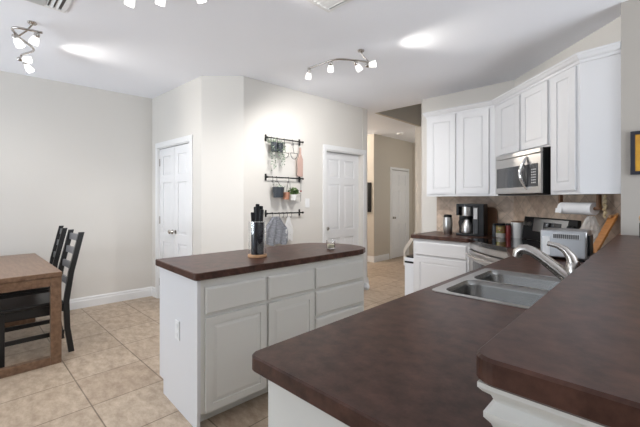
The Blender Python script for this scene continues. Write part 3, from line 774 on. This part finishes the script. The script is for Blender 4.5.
# trailing plant in two dark cups on the upper rail
tp = thing('trailing_plant', 'trailing sage green plant in two dark cups on the upper rail', 'plant', tuple(wl(.40, 0, 1.90)), WA)
for x in (-.035, .055): MB().lathe([(.028, 0), (.036, .004), (.040, .11), (.037, .11), (.033, .01), (.002, .01)], c=(x, -.08, .02), n=18, cap=False).build('pot', POTB, tp, smooth=True)
b = MB(); random.seed(3)
for x in (-.085, -.06, -.035, .02, .075, .10, .085):
    ln = random.uniform(.22, .36); leaves(b, [(x+.012*math.sin(9*t), -.095-.02*math.sin(4*t), .14-ln*t) for t in [k/12 for k in range(13)]], .028, 2, .010)
leaves(b, [(-.035, -.08, .14), (.055, -.08, .14), (-.07, -.08, .13)], .035, 14, .022)
b.build('foliage', LEAFP, tp)
b = MB()
for x in (-.07, -.035, .055): b.tube([(x, -.075, .13), (x, -.066, .18)], .002, n=5)
b.build('hanger', IRON, tp)
# wire glasses holder
wg = MB()
for x, r in ((0, .052), (.135, .055)):
    wg.tube([(x+r*math.cos(PI+PI*k/12), -.07, .0+r*1.35*math.sin(PI+PI*k/12)) for k in range(13)], .0032, n=6)
    wg.tube([(x-r, -.07, 0), (x+r, -.07, 0 if x else -.012)], .0032, n=6)
wg.tube([(0, -.07, 0), (-.015, -.066, .075), (-.01, -.066, .125)], .0028, n=6); wg.tube([(.135, -.07, 0), (.12, -.066, .075), (.13, -.066, .125)], .0028, n=6)
tag(wg.build('wire_strainer', IRON, loc=tuple(wl(.545, 0, 1.93)), rot=WA), 'pair of half-round wire loops hanging from the upper rail', 'strainer')
pb = thing('bottle_shaped_board', 'pink bottle-shaped board hanging at the right end of the upper rail', 'board', tuple(wl(.783, 0, 1.640)), WA)
MB().prism(rounded([(-.043, 0), (.043, 0), (.043, .225), (.014, .285), (.013, .375), (-.013, .375), (-.014, .285), (-.043, .225)], [.008, .008, .03, .02, .004, .004, .02, .03]), .055, .071, M=RX(PI/2), cham=.002).build('board', PINK, pb)
MB().tube([(0, -.063, .372), (0, -.064, .405)], .002, n=5).build('cord', CLOTHW, pb)
# middle rail pots
pt = thing('hanging_planter', 'dark slate hanging planter on the middle rail', 'planter', tuple(wl(.405, 0, 1.37)), WA)
MB().lathe([(.052, 0), (.058, .003), (.075, .125), (.071, .125), (.055, .01), (.003, .009)], c=(.02, -.085, 0), n=24, cap=False).build('pot', POTB, pt, smooth=True)
b = MB(); b.tube([(-.045, -.075, .115), (-.045, -.066, .21)], .003, n=6); b.tube([(.075, -.08, .115), (.015, -.062, .21)], .003, n=6); b.build('hanger', IRON, pt)
b = MB(); leaves(b, [(.02, -.085, .125), (-.02, -.085, .125), (.06, -.085, .13)], .03, 12, .018); b.build('foliage', LEAFP, pt)
cp = thing('copper_pot', 'small copper-pink pot hanging between the dark planter and the succulent', 'pot', tuple(wl(.548, 0, 1.345)), WA)
MB().lathe([(.032, 0), (.036, .003), (.046, .09), (.043, .09), (.034, .01), (.002, .009)], c=(0, -.08, 0), n=20, cap=False).build('pot', COPPER, cp, smooth=True)
MB().tube([(0, -.08, .085), (.03, -.066, .17), (.045, -.066, .235)], .0025, n=6).build('hanger', IRON, cp)
sp = thing('succulent', 'small green succulent in a pale pot under the middle rail', 'plant', tuple(wl(.66, 0, 1.335)), WA)
MB().lathe([(.034, 0), (.038, .003), (.046, .075), (.043, .075), (.034, .01), (.002, .009)], c=(0, -.075, 0), n=20, cap=False).build('pot', CERAM, sp, smooth=True)
b = MB(); leaves(b, [(0, -.075, .10), (-.035, -.075, .115), (.045, -.075, .10), (.02, -.09, .12)], .055, 16, .025); b.build('foliage', LEAF, sp)
MB().tube([(-.02, -.075, .07), (-.04, -.066, .17), (-.045, -.066, .235)], .0025, n=6).build('hanger', IRON, sp)
bs = thing('bead_string', 'thin string with a red bead at the right end of the middle rail', 'string', tuple(wl(.797, 0, 1.32)), WA)
MB().tube([(0, -.063, .285), (.002, -.06, .13), (0, -.058, 0)], .0022, n=5).build('cord', IRON, bs)
MB().lathe([(.003, -.012), (.012, -.006), (.013, .004), (.003, .012)], c=(.002, -.06, .135), n=12).build('bead', mat('red_bead', (.35, .06, .05), .4), bs, smooth=True)
# lower rail towels
def towel(name, label, m, s, z0, z1, w, seed, yy=-.068):
    rd = random.Random(seed); b = MB(); n, k = 14, 12; lo = []
    for i in range(k+1):
        t = i/k; z = z1-(z1-z0)*t; row_f, row_b = [], []
        ww = w*(.30+.70*min(1, t*2.2))
        for j in range(n+1):
            u = j/n-.5; y = yy+.016*math.sin(j*1.5+i*.35)*(.4+.6*t)+.004*math.sin(i*2.1+j)
            row_f.append((u*ww, y-.003, z+.012*math.sin(j*.9)*(t > .9))); row_b.append((u*ww, y+.003, z+.012*math.sin(j*.9)*(t > .9)))
        lo.append(row_f+row_b[::-1])
    b.loft(lo, cap0=True)
    return tag(b.build(name, m, loc=tuple(wl(s, 0, 0)), rot=WA, smooth=True), label, 'towel')
towel('kitchen_towel', 'grey crinkled kitchen towel hanging from the lower rail', CLOTH, .40, .80, 1.14, .34, 1)
towel('kitchen_towel', 'small white cloth right of the grey towel on the lower rail', CLOTHW, .60, .84, 1.135, .11, 2, yy=-.064)
sw = thing('light_switch', 'white light switch plate right of the middle wall rail', 'switch', tuple(wl(.955, 0, 1.30)), WA)
MB().box(-.036, .036, -.007, -.0005, -.06, .06, bev=.002).build('plate', WHITEP, sw)
MB().box(-.010, .010, -.012, -.0065, -.022, .022, bev=.002).build('toggle', TRIM, sw)
hp_ = thing('hall_picture', 'narrow black frame on the hallway end wall', 'picture', (-4.452, 6.22, 1.40))
MB().box(-.34, -.015, -.03, -.001, -.32, .32, bev=.003).build('frame', BLACKP, hp_)
sd = thing('smoke_detector', 'round white smoke detector on the hallway ceiling', 'smoke detector', (-3.95, 6.52, CH))
MB().lathe([(.07, -.0005), (.072, -.012), (.055, -.035), (.004, -.037)], n=24).build('housing', WHITEP, sd, smooth=True)

# ------------------------------------------------------------------ ceiling vents
def vent(label, cx, cy, rot, w, h, duct=None):
    t = thing('ceiling_vent', label, 'vent', (cx, cy, CH), rot, 'ceiling air vents')
    b = MB(); f = .03
    for bx in ((-w, w, -h, -h+f), (-w, w, h-f, h), (-w, -w+f, -h+f, h-f), (w-f, w, -h+f, h-f)): b.box(*bx, -.012, -.0005, bev=.003)
    b.build('frame', WHITEP, t)
    MB().box(-w+f, w-f, -h+f, h-f, -.003, -.0005).build('backing', VENTB, t)
    n = int((2*w-2*f)/.033); b = MB()
    for i in range(n):
        x = -w+f+.016+.033*i; b.box(-.0105, .0105, -h+f, h-f, -.002, .002, M=TR(x, 0, -.009) @ RY(.6))
    b.build('louvers', WHITEP, t)
    return t
v1 = vent('white louvered ceiling vent above the dining table', -3.05, .385, PI/2, .185, .175)
MB().box(-.155, .055, -.145, .145, -.019, -.0125).build('damper_plate', VENTG, v1)
vent('white louvered ceiling vent above the island', -1.645, 1.795, PI/2, .15, .145)

# ------------------------------------------------------------------ track lights with their own lamps
POINT_W = 14.5
def track(label, canopy, pts, heads, power):
    """canopy on the ceiling, a wavy bar through pts, heads: (point index t, direction)"""
    t = thing('track_light', label, 'ceiling light', (canopy[0], canopy[1], CH), 0, 'nickel track lights on the ceiling')
    O = Vector((canopy[0], canopy[1], CH))
    P = [Vector(p)-O for p in pts]
    MB().lathe([(.030, -.0005), (.032, -.008), (.026, -.016), (.010, -.020)], n=24).build('canopy', NICKEL, t, smooth=True)
    near = min(P, key=lambda p: p.xy.length)
    MB().tube([(0, 0, -.02), (near.x*.4, near.y*.4, near.z*.6), tuple(near)], .006, n=8).build('stem', NICKEL, t, smooth=True)
    # smooth the bar
    bar = []
    for i in range(len(P)-1):
        p0, p1, p2, p3 = P[max(i-1, 0)], P[i], P[i+1], P[min(i+2, len(P)-1)]
        for k in range(8):
            u = k/8; bar.append(.5*((2*p1)+(p2-p0)*u+(2*p0-5*p1+4*p2-p3)*u*u+(3*p1-p0-3*p2+p3)*u**3))
    bar.append(P[-1])
    MB().tube(bar, .009, n=10).build('bar', NICKEL, t, smooth=True)
    for f, d, lamp, streak in heads:
        c = bar[int(f*(len(bar)-1))]; d = Vector(d).normalized(); h0 = c+Vector((0, 0, -.032))
        Mh = Matrix.Translation(h0) @ d.to_track_quat('Z', 'Y').to_matrix().to_4x4()
        hd_ = MB().tube([tuple(c), tuple(h0)], .006, n=8).lathe([(.010, -.026), (.018, -.018), (.020, .0), (.017, .010)], M=Mh, n=16).build('head', NICKEL, t, smooth=True)
        MB().lathe([(.018, .010), (.026, .024), (.031, .048), (.031, .072), (.028, .072), (.027, .048), (.016, .012)], M=Mh, n=20, cap=False).build('glass_shade', FROST, hd_, smooth=True)
        MB().lathe([(.004, .014), (.020, .028), (.025, .055), (.020, .070), (.004, .074)], M=Mh, n=16).build('bulb', BULB, hd_, smooth=True)
        if lamp:
            pl = bpy.data.lights.new('bulb_lamp', 'SPOT'); pl.energy = POINT_W*lamp; pl.spot_size = math.radians(132); pl.spot_blend = .6; pl.shadow_soft_size = .045; pl.color = (1, .98, .95)
            po = bpy.data.objects.new('bulb_lamp', pl); COL.objects.link(po); po.parent = t; po.location = h0+d*.09; po.rotation_euler = d.to_track_quat('-Z', 'Y').to_euler()
        if streak:
            power_ = power*streak
            l = bpy.data.lights.new('track_lamp', 'SPOT'); l.energy = power_; l.spot_size = math.radians(76); l.spot_blend = 1; l.shadow_soft_size = .03; l.color = (1, .95, .88)
            lo = bpy.data.objects.new('track_lamp', l); COL.objects.link(lo); lo.parent = t
            lo.location = h0+d*.10; lo.rotation_euler = d.to_track_quat('-Z', 'Y').to_euler()
Zb = 2.63
track('nickel track light with four glass heads above the island', (-2.03, 2.66), [(-2.48, 2.40, Zb), (-2.32, 2.42, Zb+.01), (-2.16, 2.46, Zb+.02), (-2.04, 2.57, Zb+.01), (-1.95, 2.68, Zb)],
      [(.04, (-.45, .25, -.9), .8, 0), (.42, (-.5, .55, -.72), 2.6, 0), (.80, (.1, .7, -.7), 1, 0), (.97, (.75, .35, .06), 0, 1)], 13)
track('nickel track light with spiralled bar above the dining table', (-3.60, .42), [(-3.42, .46, Zb), (-3.50, .30, Zb+.01), (-3.66, .34, Zb+.01), (-3.86, .46, Zb), (-4.10, .40, Zb), (-4.25, .46, Zb)],
      [(.05, (-.3, -.2, -.7), 1, 0), (.36, (.1, .4, -.8), 1, 0), (.82, (.35, 1, .06), 0, 1), (.97, (.3, .4, -.7), 1, 0)], 13)
track('nickel track light at the top edge of the photo, above the kitchen walkway', (-2.26, 1.0), [(-2.56, .76, 2.71), (-2.42, .83, 2.715), (-2.26, .95, 2.70), (-2.08, 1.08, 2.705), (-1.95, 1.22, 2.70)],
      [(.16, (-.4, -.1, -.8), 1, 0), (.46, (-.4, 0, -.8), 1, 0), (.74, (-.1, .4, -.8), 1, 0), (.98, (.5, .7, .06), 0, 1)], 13)
# hallway ceiling lamp, out of view behind the pantry
hl = thing('hall_ceiling_lamp', 'round ceiling lamp in the hallway behind the pantry', 'ceiling light', (-5.4, 5.4, CH))
MB().lathe([(.14, -.0005), (.15, -.03), (.10, -.07), (.004, -.085)], n=24).build('lamp_shade', BULB, hl, smooth=True)
l = bpy.data.lights.new('hall_lamp', 'POINT'); l.energy = 55; l.color = (1, .90, .78); l.shadow_soft_size = .12
lo = bpy.data.objects.new('hall_lamp', l); COL.objects.link(lo); lo.parent = hl; lo.location = (0, 0, -.22)
